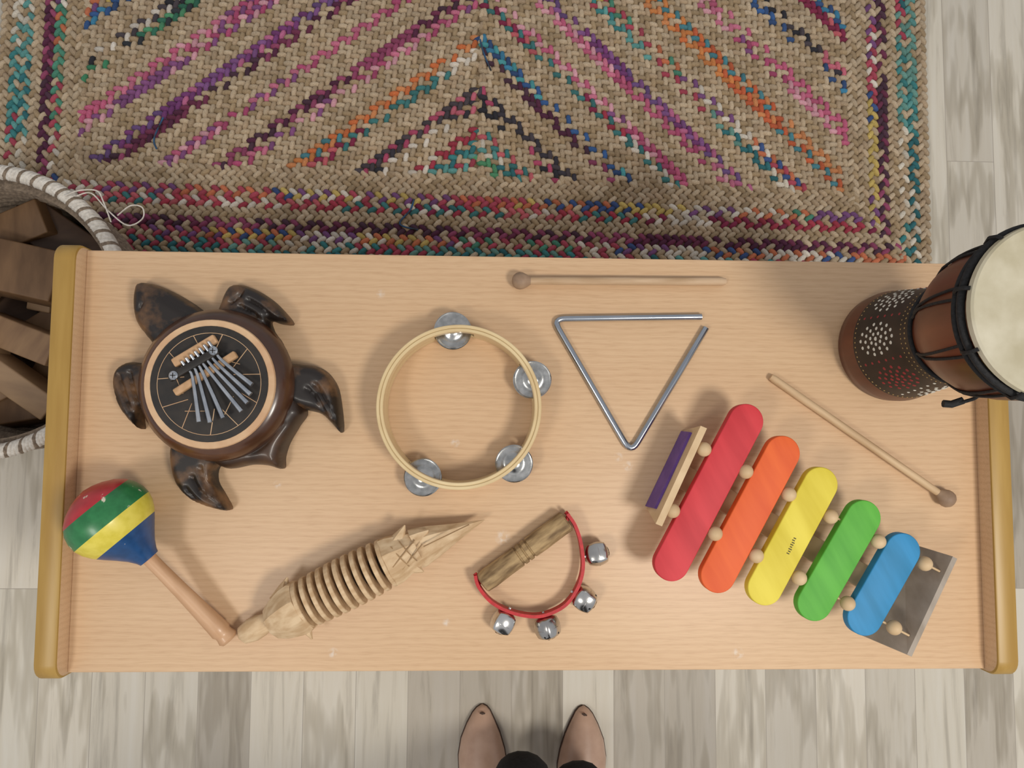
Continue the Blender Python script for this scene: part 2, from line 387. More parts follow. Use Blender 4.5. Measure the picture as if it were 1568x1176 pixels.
for k in range(54):
    v0=BB+(k+.5)*DV
    for sg,seq,al in ((-1,seqL,math.radians(38)),(1,seqR,math.radians(43))):
        row(lambda s,t,sg=sg,v0=v0,al=al:(uc+sg*(s*math.cos(al)+t*math.sin(al)),v0-s*math.sin(al)+t*math.cos(al),sg*math.cos(al),-math.sin(al)) ,1.3,seq[k] if k<len(seq) else 'J',inside=lambda u,v,sg=sg:ins(u,v) and sg*(u-uc)>-.004)
rb=lobes('braid_stitches',items,vcol('braided_jute_and_cotton'))
q=[Pbl,Pbl+ru*RW,Pbl+ru*RW+rv*RL,Pbl+rv*RL]
rbase=slab('rug_backing',[(p.x,p.y) for p in q],0,.0075,.003,mat('jute_backing',hx('66533d'),hx('826d50'),rough=.95,ns=300,bump=.4))
yt=mat('stray_yarn',hx('2f5f8a'),hx('33302f'),rough=.9,ns=60)
ys=[]
for i,l in enumerate([[(634,305),(628,322),(612,343),(640,352)],[(735,60),(742,85),(752,108)],[(250,180),(236,212),(240,228)]]):
    ys.append(sweep('yarn_end_%d'%(i+1),smooth_pts([at(x,y,-T+.0155) for x,y in l],5,False),.0017,yt,seg=6))
group('braided_rug',[rbase,rb]+ys)

# ------------------------------------------------------------------ turtle kalimba
dark=mat('burnt_carved_wood',hx('1c1410'),hx('7a5635'),rough=.45,ns=30,detail=5,lo=.48,hi=.72,coat=.1)
skirt=mat('dark_carved_wood',hx('2a1c13'),hx('543924'),rough=.42,ns=26,lo=.4,hi=.7,coat=.15)
coco=mat('lacquered_coconut',hx('3c2316'),hx('5e3c25'),rough=.28,ns=14,lo=.38,hi=.68,coat=.35)
cream=mat('pale_inlay_wood',hx('c59d78'),hx('d2b08a'),rough=.5,ns=40)
blk=mat('black_lacquer',hx('1b1714'),hx('2b241e'),rough=.5,ns=60)
steel=mat('tine_steel',hx('c9cdd2'),hx('aab0b8'),rough=.3,metal=1,ns=60)
sliver=mat('light_bridge_wood',hx('c79f78'),hx('b08a62'),rough=.6,ns=80)
b0=at(347,592); tp=[]
tp.append(lathe('coconut_body',b0,b0+Vector((0,0,.1)),[(0.0,.035),(.02,.062),(.08,.078),(.2,.089),(.32,.0925),(.42,.090),(.5,.084),(.55,.0785),(.56,.06)],coco,seg=64))
pc=at(322,588,.056); pc=Vector((pc.x,pc.y,T))
tp.append(lathe('face_ring',pc+Vector((0,0,.054)),pc+Vector((0,0,.0585)),[(0,.0765),(.6,.0765),(1,.0755)],cream,seg=64))
tp.append(lathe('face_disc',pc+Vector((0,0,.058)),pc+Vector((0,0,.0596)),[(0,.0685),(1,.0682)],blk,seg=64))
fc=pc+Vector((0,0,.0596))
circ=[fc+Vector((math.cos(a)*.060,math.sin(a)*.060,0)) for a in np.linspace(0,2*math.pi,64,endpoint=False)]
tp.append(sweep('inlay_ring',circ,.0004,cream,closed=True,seg=6))
for i in range(11):
    a=i*2*math.pi/11+.2; a2=a+.18*(-1)**i
    tp.append(sweep('inlay_line_%d'%(i+1),[fc+Vector((math.cos(a)*.060,math.sin(a)*.060,0)),fc+Vector((math.cos(a2)*.030,math.sin(a2)*.030,0))],.0005,cream,seg=6))
    if i%2: tp.append(sweep('inlay_link_%d'%(i+1),[fc+Vector((math.cos(a2)*.042,math.sin(a2)*.042,0)),fc+Vector((math.cos(a2+.65)*.032,math.sin(a2+.65)*.032,0))],.0005,cream,seg=6))
h6=.064
tp.append(bar('front_bridge',at(268,602,h6),at(362,542,h6),.009,.008,sliver,.002))
tp.append(bar('rear_bridge',at(266,557,h6),at(331,518,h6),.011,.008,sliver,.002))
tp.append(bar('tine_clamp',at(259,580,h6+.007),at(334,536,h6+.007),.009,.006,blk,.0015))
for nm,p in (('screw_1',(266,575)),('screw_2',(327,537))):
    c=at(*p,h6+.0095); tp.append(lathe(nm,c,c+Vector((0,0,.003)),[(0,.0052),(.5,.0052),(1,.0035)],steel,seg=20))
    tp.append(box(nm+'_slot',c+Vector((0,0,.003)),(.006,.001,.0006),blk,bev=0)); tp.append(box(nm+'_slot_b',c+Vector((0,0,.003)),(.001,.006,.0006),blk,bev=0))
ends=[(305,646),(322,647),(342,640),(370,630),(379,617),(384,604),(386,589)]
for i,e in enumerate(ends):
    t=i/6; s=at(278+t*41,553-t*30,h6+.009); m1=at(295+t*45,578-t*26,h6+.006); en=at(e[0],e[1],h6+.009)
    mm=s.lerp(m1,.45)-Vector((0,0,.001))
    pts=smooth_pts([s,mm,m1,en],4,False); n=len(pts)
    tp.append(sweep('tine_%d'%(i+1),pts,.0018,steel,seg=8,rad=[.0019+.0016*max(0,(k/n-.55))*2 for k in range(n)]))
def flip(nm,pts,top=.028,w=.011,h=.018,m=dark,gr=(),zb=.012,gd=.004):
    return puffy(nm,smooth_pts([(*q,0) for q in P2(pts,h)],4),T+zb,top-zb,w,m,grooves=[P2(g,h) for g in gr],gd=gd,gw=.0028)
tp.append(flip('head',[(206,434),(222,431),(246,438),(275,453),(300,470),(325,492),(310,520),(262,540),(236,530),(222,515),(206,492),(201,462)],.036,.020,h=.024,zb=.012,gr=[[(218,440),(225,465),(212,480)],[(246,440),(262,462),(300,480)]],gd=.003))
tp.append(flip('flipper_front',[(350,440),(366,435),(384,440),(404,450),(424,466),(446,493),(428,494),(412,490),(416,506),(428,530),(380,540),(330,505),(338,465)],.031,.012,gr=[[(420,490),(405,474),(385,462)],[(408,500),(392,482),(372,472)],[(378,440),(372,455),(358,466)]]))
tp.append(flip('flipper_side',[(250,553),(222,556),(196,554),(178,566),(173,588),(180,618),(196,642),(213,657),(212,638),(218,624),(232,632),(255,620)],.030,.011,gr=[[(188,575),(196,600),(206,630)],[(205,572),(210,595),(216,618)],[(180,600),(188,620)]]))
tp.append(flip('flipper_rear',[(430,560),(462,558),(490,563),(508,580),(518,605),(523,661),(507,648),(492,634),(470,628),(452,622),(425,605)],.032,.012,gr=[[(512,640),(500,610),(486,590)],[(500,632),(488,610),(474,596)],[(518,625),(512,600)]]))
tp.append(flip('flipper_back',[(262,680),(261,712),(270,742),(290,764),(318,777),(349,782),(340,760),(328,738),(330,716),(350,700),(320,670),(280,665)],.031,.012,gr=[[(336,772),(312,752),(300,730)],[(330,756),(318,738),(312,716)],[(310,770),(290,748)]]))
tp.append(flip('shell_skirt',[(300,690),(330,710),(352,718),(385,712),(410,713),(432,718),(434,700),(441,678),(456,652),(468,628),(440,590),(380,640),(330,670)],.034,.016,h=.014,m=skirt,zb=.010,gr=[[(350,700),(400,690),(440,650)]],gd=.002))
group('turtle_kalimba',tp)

# ------------------------------------------------------------------ maraca
chip=hx('d8cdb8')
mred=mat('paint_red',hx('a8242c'),hx('b82c34'),rough=.35,ns=90,coat=.15,chips=chip); mgr=mat('paint_green',hx('1f6a3a'),hx('2a7a45'),rough=.35,ns=90,coat=.15,chips=chip)
mye=mat('paint_yellow',hx('d0c040'),hx('dece56'),rough=.35,ns=90,coat=.15); mbl=mat('paint_blue',hx('16406e'),hx('1e4b7e'),rough=.35,ns=90,coat=.15,chips=chip)
hand=mat('varnished_handle_wood',hx('b98e68'),hx('caa17c'),rough=.4,scale=(1,6,6),rot=math.radians(45),ns=14,coat=.15)
mA=at(127,752,.062); mB=at(353,981,.0125)
pr=[(0,.0005),(.002,.011),(.006,.021),(.013,.0322),(.022,.041),(.033,.0468),(.045,.0495),(.0565,.0495),(.067,.047),(.078,.042),(.089,.0345),(.1,.0265),(.112,.0185),(.122,.0135),(.127,.012),(.1275,.0083),(.15,.0083),(.19,.009),(.235,.0106),(.262,.0118),(.27,.0123),(.274,.0105),(.278,.0108),(.284,.0123),(.288,.010),(.290,.001)]
def interp(d): return float(np.interp(d,[a for a,b in pr],[b for a,b in pr]))
ds=sorted(set([a for a,_ in pr]+[.026,.056,.082,.0275,.0575,.0835])); prof=[(d/.290,interp(d)) for d in ds]; ids=[]
for a,b in zip(ds[:-1],ds[1:]):
    d_=(a+b)/2; ids.append(0 if d_<.026 else 1 if d_<.056 else 2 if d_<.082 else 3 if d_<.1272 else 4)
lathe('maraca',mA,mB,prof,[mred,mgr,mye,mbl,hand],seg=56,ids=ids,ang=50)

# ------------------------------------------------------------------ carved crocodile guiro
gw=mat('raw_carved_wood',hx('bd9d76'),hx('d8bd98'),rough=.7,ns=14,scale=(3,8,8),rot=math.radians(-27),bump=.25)
gd_=mat('carved_shadow_wood',hx('8d6f4e'),hx('a3835c'),rough=.8,ns=30)
hollow_shade=mat('painted_hollow_shade',hx('2a1f16'),hx('3a2b1e'),rough=.9,ns=30)  # near-black colour stands in for the shade inside the hollow rasp
gh=.031
gp=[]
gp.append(lathe('snout',at(366,976,.012),at(434,938,.022),[(0,.003),(.08,.011),(.3,.0145),(.5,.0135),(.72,.0095),(.85,.011),(1,.011)],gw,sq=.7,seg=20))
gp.append(lathe('head_block',at(412,957,.026),at(466,925,gh),[(0,.009),(.10,.020),(.35,.027),(.7,.0325),(.92,.0335),(1,.031)],gw,seg=8,ang=20,tw=.5))
for i,(a,b) in enumerate([((430,920),(440,884)),((455,935),(478,979)),((442,905),(428,910))]):
    gp.append(lathe('head_fin_%d'%(i+1),at(*a,.03),at(*b,.028),[(0,.014),(.6,.007),(1,.001)],gw,seg=6,ang=20))
R0=at(462,927,gh);R1=at(596,860,gh)
gp.append(lathe('rasp_hollow_shade',R0,R1,[(0,.013),(1,.013)],hollow_shade,seg=24))
nr=11
for i in range(nr):
    t=i/(nr-.5); a=R0.lerp(R1,t); b=R0.lerp(R1,t+.50/nr); r=.0295+.0025*math.sin(math.pi*t)
    gp.append(lathe('rib_%d'%(i+1),a,b,[(0,r-.0008),(.12,r),(.88,r),(1,r-.0008)],gw,seg=40,ang=30))
gp.append(lathe('tail_block',at(592,862,gh),at(640,838,gh-.002),[(0,.028),(.05,.031),(.25,.0305),(.6,.026),(1,.021)],gw,seg=8,ang=20,tw=.5))
gp.append(lathe('tail_tip',at(624,846,gh-.002),at(742,796,.018),[(0,.0235),(.15,.0245),(.32,.0205),(.6,.0115),(.85,.0045),(1,.0004)],gw,seg=6,sq=.8,ang=15))
for i,(a,b) in enumerate([((604,840),(620,804)),((622,862),(649,876)),((632,826),(656,812)),((586,842),(597,832))]):
    gp.append(lathe('tail_fin_%d'%(i+1),at(*a,.036),at(*b,.036),[(0,.013),(.5,.008),(1,.0008)],gw,seg=6,ang=20))
for i,(a,b) in enumerate([((598,838),(626,868)),((610,830),(638,860)),((602,868),(634,828)),((616,872),(646,834)),((648,838),(718,806)),((430,925),(458,958)),((443,908),(464,945)),((425,948),(452,920)),((436,962),(464,937))]):
    A=at(*a,.055);B=at(*b,.055); pts=[]
    ax0=at(412,957,.027); ax1=at(640,838,.030); ax=(ax1-ax0).normalized(); Lx=(ax1-ax0).length
    for k in range(9):
        p=A.lerp(B,k/8); c=ax0+ax*((p-ax0).dot(ax)); d=(Vector((p.x,p.y,0))-Vector((c.x,c.y,0))).length
        tt=(c-ax0).dot(ax)/Lx
        rr=float(np.interp(tt,[0,.03,.1,.2,.3,.79,.85,.92,1,1.3],[.009,.019,.026,.0315,.032,.0305,.030,.026,.0225,.008]))
        pts.append(Vector((p.x,p.y,c.z+math.sqrt(max(rr*rr-d*d,1e-6))-.0006)))
    gp.append(sweep('carved_line_%d'%(i+1),pts,.0007,gd_,seg=6))
group('carved_crocodile_guiro',gp)

# ------------------------------------------------------------------ tambourine
tw=mat('tambourine_plywood',hx('ccb284'),hx('dcc69a'),rough=.45,ns=18,scale=(1,1,14),coat=.15)
jm=mat('jingle_metal',hx('c4c4c2'),hx('a5a6a4'),rough=.25,metal=1,ns=120,bump=.1)
tc_=at(705,625); H=.050; Ro=.0990; Ri=.0905; tpz=[]
def arc(nm,r0,r1,z0,z1,a0,a1,m,n=64,full=False,bv=.0014):
    v=[];f=[]; sec=[(r0,z0+bv),(r0,z1-bv),(r0+bv,z1),(r1-bv,z1),(r1,z1-bv),(r1,z0+bv),(r1-bv,z0),(r0+bv,z0)]; S=len(sec)
    cnt=n if full else n+1
    for i in range(cnt):
        a=a0+(a1-a0)*i/n
        for r,z in sec: v.append((tc_.x+r*math.cos(a),tc_.y+r*math.sin(a),T+z))
    for i in range(n):
        for k in range(S): j=(k+1)%S; f.append((i*S+k,i*S+j,((i+1)%cnt)*S+j,((i+1)%cnt)*S+k))
    if not full: f.append(tuple(range(S))); f.append(tuple((cnt-1)*S+k for k in range(S)))
    return mk(nm,v,f,m)
Rm=(Ri+Ro)/2
tpz.append(arc('hoop_lower',Ri,Ro,0,.013,0,2*math.pi,tw,128,True))
tpz.append(arc('hoop_upper_inner',Ri,Rm-.0001,.036,H-.0003,0,2*math.pi,tw,128,True,bv=.0008))
tpz.append(arc('hoop_upper_outer',Rm+.0001,Ro,.036,H,0,2*math.pi,tw,128,True,bv=.0008))
angs=[math.radians(a) for a in (95,21,-45,-117)]; hw=math.radians(15.5)
sa=sorted([a%(2*math.pi) for a in angs])
for i,a in enumerate(sa):
    b=sa[(i+1)%4]; b=b if b>a else b+2*math.pi
    tpz.append(arc('hoop_web_%d'%(i+1),Ri,Ro,.0125,.0365,a+hw,b-hw,tw,40,bv=.0002))
for i,a in enumerate(angs):
    c=Vector((tc_.x+.0955*math.cos(a),tc_.y+.0955*math.sin(a),T))
    tpz.append(lathe('jingle_pin_%d'%(i+1),c+Vector((0,0,.01)),c+Vector((0,0,.038)),[(0,.0013),(1,.0013)],jm,seg=10))
    for k,(z,s) in enumerate(((.0195,-1),(.0245,1))):
        d=Vector((random.uniform(-.0015,.0015),random.uniform(-.0015,.0015),0)); tilt=Vector((random.uniform(-.12,.12),random.uniform(-.12,.12),1)).normalized()*s
        A=c+d+Vector((0,0,z)); tpz.append(lathe('jingle_%d_%d'%(i+1,k+1),A,A+tilt*.005,[(0,.0228),(.16,.0232),(.34,.022),(.22,.0195),(.34,.017),(.22,.0145),(.3,.0105),(.85,.0075),(1,.004),(1,.001)],jm,seg=40,ang=50))
group('tambourine',tpz)

# ------------------------------------------------------------------ triangle
chrome=mat('chromed_steel',hx('b4bac2'),hx('a4abb4'),rough=.2,metal=1,ns=20)
def fillet(pts,r,n=6):
    out=[Vector(pts[0])]
    for i in range(1,len(pts)-1):
        a,b,c=map(Vector,pts[i-1:i+2]); d1=(a-b).normalized(); d2=(c-b).normalized(); p=b+d1*r;q=b+d2*r
        for k in range(n+1):
            t=k/n; out.append(p*(1-t)**2+b*2*t*(1-t)+q*t*t)
    out.append(Vector(pts[-1])); return out
sweep('triangle_instrument',fillet([at(1074,485,.0042),at(846,488,.0042),at(966,694,.0042),at(1081,502,.0042)],.016),.0042,chrome,seg=16)

# ------------------------------------------------------------------ mallets
stick=mat('mallet_stick_wood',hx('b0916f'),hx('c9ac8c'),rough=.65,ns=14,scale=(1,6,6),bump=.1)
stick2=mat('mallet_stick_wood_b',hx('ba9a74'),hx('d0b28c'),rough=.65,ns=14,scale=(1,6,6),rot=math.radians(34),bump=.1)
knob=mat('mallet_knob_wood',hx('8a705a'),hx('a3886e'),rough=.6,ns=60)
def mallet(nm,pb,pe,rb,rs,sm_):
    A=at(*pb,rb); B=at(*pe,rs); d=(B-A).normalized()
    k=lathe('knob',A-d*rb,A+d*rb*1.15,[(0,.001),(.03,rb*.38),(.1,rb*.66),(.25,rb*.92),(.42,rb),(.6,rb*.95),(.8,rb*.74),(.95,rb*.5),(1,rs*1.02)],knob,seg=28)
    s=lathe('stick',A+d*rb,B,[(0,rs*.95),(.1,rs),(.98,rs*1.05),(1,rs*.8)],sm_,seg=18)
    group(nm,[k,s])
mallet('wooden_mallet',(797,430),(1111,431),.0110,.0050,stick)
mallet('wooden_mallet.001',(1449,763),(1180,577),.0112,.0048,stick2)

# ------------------------------------------------------------------ jingle bell handle
bark=mat('bark_branch_wood',hx('6e5638'),hx('ae9268'),rough=.75,ns=16,scale=(2,8,8),rot=math.radians(-36),bump=.5,lo=.35,hi=.62,detail=7)
strap=mat('red_strap',hx('a8161c'),hx('c01e24'),rough=.5,ns=200)
bellm=mat('nickel_bell',hx('d4d3d0'),hx('b0aeab'),rough=.22,metal=1,ns=25,bump=.1)
hole=mat('dark_slot',hx('0c0b0a'),rough=.9)
A=at(738,893,.0148);B=at(868,797,.0148)
pr2_=[(0,.0105),(.012,.0128),(.1,.0138),(.3,.0132)]
for g in (.44,.5,.56): pr2_+=[(g-.014,.0134),(g-.008,.0116),(g+.004,.0116),(g+.01,.0134)]
pr2_+=[(.7,.0138),(.9,.0134),(.985,.0138),(1,.0118)]
bp_=[lathe('branch_handle',A,B,pr2_,bark,seg=32,ang=30)]
sp=[(728,880),(733,897),(752,920),(780,935),(812,942),(838,939),(866,924),(884,898),(892,868),(889,832),(880,804),(868,786)]
sw=smooth_pts([at(x,y,.015) for x,y in sp],6,False)
def ribbon(nm,pts,w,z0,z1,m):
    n=len(pts);v=[];f=[]
    for i in range(n):
        a=Vector(pts[max(i-1,0)]);b=Vector(pts[min(i+1,n-1)]);t=(b-a);t.z=0;t.normalize();nn=Vector((-t.y,t.x,0))*w/2;p=Vector(pts[i])
        v+=[(p.x-nn.x,p.y-nn.y,z0),(p.x+nn.x,p.y+nn.y,z0),(p.x+nn.x,p.y+nn.y,z1),(p.x-nn.x,p.y-nn.y,z1)]
    for i in range(n-1):
        for k in range(4): j=(k+1)%4; f.append((i*4+k,i*4+j,i*4+4+j,i*4+4+k))
    f+=[(0,1,2,3),((n-1)*4,(n-1)*4+1,(n-1)*4+2,(n-1)*4+3)]
    return mk(nm,v,f,m)
bp_.append(ribbon('red_strap_band',sw,.004,T+.008,T+.0225,strap))
bp_.append(sweep('strap_loop_1',[at(727,878,.016),at(731,884,.016),at(738,893,.016)],.0025,strap,seg=8))
bp_.append(sweep('strap_loop_2',[at(866,784,.016),at(870,788,.016),at(868,797,.016)],.0025,strap,seg=8))
bc=at(812,868,.015)
for i,(x,y) in enumerate([(914,848),(895,917),(838,960),(770,952)]):
    r=.0146; c=at(x,y,r)
    out=(c-bc);out.z=0;out.normalize(); side_=Vector((-out.y,out.x,0))
    bm=bmesh.new(); bmesh.ops.create_cube(bm,size=2); bmesh.ops.subdivide_edges(bm,edges=bm.edges[:],cuts=7,use_grid_fill=True)
    for v in bm.verts:
        s=v.co.normalized(); q=v.co.lerp(s*1.12,.72); v.co=q*r*.93
    bmesh.ops.recalc_face_normals(bm,faces=bm.faces)
    R=Matrix((side_,out,Vector((0,0,1)))).transposed()
    bmesh.ops.transform(bm,matrix=Matrix.Translation(c)@R.to_4x4()@Matrix.Rotation(.35+i,4,'Y'),verts=bm.verts)
    me=bpy.data.meshes.new('bell'); bm.to_mesh(me); bm.free(); me.materials.append(bellm); me.polygons.foreach_set('use_smooth',[True]*len(me.polygons))
    o=bpy.data.objects.new('bell_%d'%(i+1),me); bpy.context.scene.collection.objects.link(o); bp_.append(o)
    bp_.append(sweep('bell_seam_%d'%(i+1),[c+side_*math.cos(a)*r*1.0+Vector((0,0,1))*math.sin(a)*r*1.0+out*.001 for a in np.linspace(0,2*math.pi,32,endpoint=False)],.0006,bellm,closed=True,seg=6))
    for k,an in enumerate((.5,.5+math.pi/2)):
        dd=side_*math.cos(an)+Vector((0,0,1))*math.sin(an); pts=[]
        for a in np.linspace(-.95,.95,11): pts.append(c+(out*math.cos(a)+dd*math.sin(a))*r*.99)
        bp_.append(sweep('bell_slot_%d_%d'%(i+1,k+1),pts,.0011,hole,seg=6))
        for a in (-.95,.95): bp_.append(ball('bell_hole_%d_%d%s'%(i+1,k+1,'a' if a<0 else 'b'),c+(out*math.cos(a)+dd*math.sin(a))*r*.97,.0022,hole,seg=10))
    bp_.append(bar('bell_shank_%d'%(i+1),c-out*r*.9,c-out*(r+.005),.003,.005,bellm,.0005))
group('jingle_bell_handle',bp_)

# ------------------------------------------------------------------ xylophone
def paint(nm,a,b): return mat(nm,hx(a),hx(b),rough=.6,ns=16,scale=(2.5,.35,1),rot=math.radians(-28),bump=.08)
cols=[('red','b8222c','cc323a'),('orange','d4521a','e46426'),('yellow','cdb92c','dfcd46'),('green','479a2a','5cb03a'),('blue','17749f','2a88bc')]
bars=[((1143,645),(1029,863),27),((1199,694),(1100,881),27),((1257,742),(1172,900),27),((1323,793),(1248,924),27),((1383,844),(1325,946),27.5)]
xw=mat('xylophone_plain_wood',hx('c4a67e'),hx('d6bb94'),rough=.6,ns=30); xg=mat('weathered_plywood',hx('8d8173'),hx('a3978a'),rough=.6,ns=12,scale=(4,1,3),rot=math.radians(-25))
xp=[]; hb=.063
for (cn,ca,cb),(p,q,r) in zip(cols,bars):
    A=at(*p,hb);B=at(*q,hb);rr=r*(CAM.z-T-hb)/FP; d=(B-A);d.z=0;d.normalize(); nrm=Vector((-d.y,d.x,0)); pts=[]
    for i in range(21): a=i/20*math.pi; pts.append((A-d*math.sin(a)*rr+nrm*math.cos(a)*rr)[:2])
    for i in range(21): a=i/20*math.pi; pts.append((B+d*math.sin(a)*rr-nrm*math.cos(a)*rr)[:2])
    xp.append(slab('tone_bar_'+cn,pts,T+hb-.013,T+hb,.0016,paint('xylophone_'+cn,ca,cb),seg=3))
stamp=mat('stamped_ink',hx('4a4220'),rough=.7)
sa_=at(1212,836,hb+.0002); sd=(at(1224,808,hb+.0002)-sa_).normalized(); sn=Vector((-sd.y,sd.x,0))
for i in range(8):
    c=sa_+sd*(i-3.5)*.0028; xp.append(bar('stamp_mark_%d'%(i+1),c-sn*.0013*(1+(i%3)*.3),c+sn*.0013*(1+((i+1)%2)*.5),.0012,.0003,stamp,0))
l1=[(1078,688),(1142,722),(1208,757),(1272,791),(1345,829),(1416,863)]; l2=[(1030,782),(1095,817),(1158,851),(1224,885),(1298,924),(1369,961)]
for j,l in enumerate((l1,l2)):
    for i,(x,y) in enumerate(l):
        c=at(x,y,hb-.003); xp.append(ball('bead_%d_%d'%(j+1,i+1),c,.0088,xw,seg=20))
    a=at(*l[0],hb-.006);b=at(*l[-1],hb-.006); dd=(b-a).normalized()
    xp.append(sweep('cord_%d'%(j+1),[a-dd*.012,a,b,b+dd*.02],.0014,xw,seg=8))
tz=.067
Lq=[at(1047,659,0),at(990,778,0),at(1004,802,tz),at(1073,652,tz)]
xp.append(hexa('end_plate_tall',Lq,Vector((.0075,-.003,0)),xw))
pu=mat('xylophone_purple',hx('5b3a86'),hx('6c4a96'),rough=.5,ns=40)
def bil(Q,s,t): return (Q[0]*(1-s)+Q[1]*s)*(1-t)+(Q[3]*(1-s)+Q[2]*s)*t
xp.append(hexa('purple_panel',[bil(Lq,.02,.02),bil(Lq,.98,.02),bil(Lq,.90,.66),bil(Lq,.06,.66)],Vector((-.003,.001,0)),pu))
Rq=[at(1384,829,0),at(1304,966,0),at(1389,1002,tz-.004),at(1459,852,tz-.004)]
xp.append(hexa('end_plate_short',Rq,Vector((.006,-.003,-.001)),xg))
xp.append(bar('base_rail',at(1030,722,.006),at(1345,896,.006),.03,.012,xw,.001))
group('toy_xylophone',xp)

# ------------------------------------------------------------------ djembe drum
dw=mat('djembe_reddish_wood',hx('3f1d12'),hx('6e3820'),rough=.42,ns=8,scale=(3,3,1),coat=.15,lo=.3,hi=.7)
db=mat('djembe_black_band',hx('1b1512'),hx('2a1f1a'),rough=.5,ns=40)
sk=mat('drum_skin',hx('ada489'),hx('c8c1ab'),rough=.65,ns=22,detail=8,bump=.1)
rp_=mat('black_cord',hx('0f0f10'),hx('1d1d1f'),rough=.8,ns=300,bump=.5)
dc=at(1362,532); S_=1.03
pr=[(0,.066),(.004,.0695),(.02,.0705),(.035,.068),(.038,.0675),(.08,.0615),(.115,.056),(.135,.054),(.14,.0545),(.15,.0575),(.165,.066),(.185,.0745),(.205,.0785),(.225,.0800),(.245,.0795),(.262,.078),(.27,.0775),(.271,.081),(.274,.083),(.279,.0822),(.2805,.080),(.2795,.074),(.279,.001)]
pr=[(a*S_,b) for a,b in pr]
ids=[0,0,0,0,1,1,1,1]+[0]*8+[2]*6
dp=[lathe('drum_shell',dc,dc+Vector((0,0,1)),pr,[dw,db,sk],seg=72,ids=ids,ang=40)]
def R_at(z): return float(np.interp(z,[a for a,b in pr[:16]],[b for a,b in pr[:16]]))
def ring(nm,z,r,rad,m,n=72): return sweep(nm,[dc+Vector((math.cos(a)*r,math.sin(a)*r,z)) for a in np.linspace(0,2*math.pi,n,endpoint=False)],rad,m,closed=True,seg=10)
dp.append(ring('cord_ring_top',.274,.083,.0036,rp_)); dp.append(ring('cord_ring_second',.262,.0815,.0026,rp_)); dp.append(ring('cord_ring_waist',.146,.0575,.0025,rp_))
nz=9
for i in range(nz):
    a0=i*2*math.pi/nz+.1
    for k,da in enumerate((-.05,.05)):
        pts=[]
        for z in np.linspace(.272,.147,12):
            a=a0+da*(z-.147)/.125*1.6; pts.append(dc+Vector((math.cos(a)*(R_at(z)+.0016),math.sin(a)*(R_at(z)+.0016),z)))
        dp.append(sweep('tension_cord_%d_%d'%(i+1,k+1),pts,.0015,rp_,seg=6))
    dp.append(sweep('hoop_loop_%d'%(i+1),[dc+Vector((math.cos(a0)*r_,math.sin(a0)*r_,z)) for r_,z in ((.083,.262),(.0875,.272),(.086,.281),(.0825,.285))],.002,rp_,seg=6))
wd=mat('painted_white_dots',hx('cdc8bb'),rough=.6); rd=mat('painted_red_dots',hx('8c2c2c'),rough=.6); td=mat('painted_tan_dots',hx('a08250'),rough=.6)
def dots(nm,lst,m):
    v=[];f=[]
    for th_,z,r in lst:
        R=R_at(z); c=dc+Vector((math.cos(th_)*R,math.sin(th_)*R,z)); n=Vector((math.cos(th_),math.sin(th_),.35)).normalized(); s=Vector((-math.sin(th_),math.cos(th_),0)); u=n.cross(s); b=len(v)
        for i in range(8): a=i*math.pi/4; v.append(c+s*math.cos(a)*r+u*math.sin(a)*r)
        v.append(c+n*.0009)
        f+=[(b+i,b+(i+1)%8,b+8) for i in range(8)]
    dp.append(mk(nm,v,f,m))
W=[];Rr=[];Tn=[]
for i in range(70): Tn.append((i*math.tau/70,.043,.0011))
for i in range(60): Tn.append((i*math.tau/60,.131,.0011))
for i in range(64): Tn.append((i*math.tau/64,.124,.0009))
for c in range(7):
    tc0=c*math.tau/7+math.pi
    zc=.082 if c%2==0 else .086; kd=W if c%2==0 else Rr
    kd.append((tc0,zc,.0026))
    for rr_,n in ((.0065,7),(.0125,11),(.0185,14)):
        for k in range(n):
            a=(k+.5*(rr_>.01))*math.tau/n; th_=tc0+math.cos(a)*rr_/.062; z=zc+math.sin(a)*rr_*1.5
            if .05<z<.119: kd.append((th_,z,.0022))
    for s in (0,1,2,3,4,5):
        z=.053+s*.0125; (Rr if c%2==0 else W).append((tc0+math.pi/7,z,.0018))
dots('white_dots',W,wd);dots('red_dots',Rr,rd);dots('tan_dots',Tn,td)
dp.append(sweep('loose_cord',smooth_pts([dc+Vector((.005,-.0805,.262)),at(1512,603,.2),at(1490,611,.18),at(1468,617,.17),at(1450,619,.165)],6,False),.002,rp_,seg=8))
dp.append(sweep('cord_knot',[at(1475,613,.17),at(1457,619,.166),at(1444,618,.165)],.004,rp_,seg=8))
group('djembe_drum',dp)

# ------------------------------------------------------------------ rope basket with wooden blocks
kz=-T+.26; bcn=at(-30,476,kz); BRr=.222
wht=mat('white_cotton_rope',hx('c2bbb0'),hx('dcd6cc'),rough=.9,ns=200,bump=.5); brn=mat('grey_brown_rope',hx('6a5c4e'),hx('8c7c6a'),rough=.9,ns=200,bump=.5)
kp=[]
for sidx in range(4):
    n=960; pts=[]
    for i in range(n):
        a=i*math.tau/n; ph_=a*62+sidx*math.pi/2; R=BRr+math.cos(ph_)*.0065
        pts.append(Vector((bcn.x+math.cos(a)*R,bcn.y+math.sin(a)*R,.26+math.sin(ph_)*.0065)))
    kp.append(sweep('rim_strand_%d'%(sidx+1),pts,.0056,brn if sidx in (1,) else wht,closed=True,seg=7))
pw=[(0,.001),(.001,.17)]
for i in range(14):
    z=.008+i*.0175; R=.178+.038*min(1,i/8)
    for a in (-60,-30,0,30,60): pw.append((z+.0085*math.sin(math.radians(a)),R+.0085*(math.cos(math.radians(a))-.6)))
pw2=[(z,r-.014) for z,r in reversed(pw[2:])]+[(.014,.15),(.014,.001)]
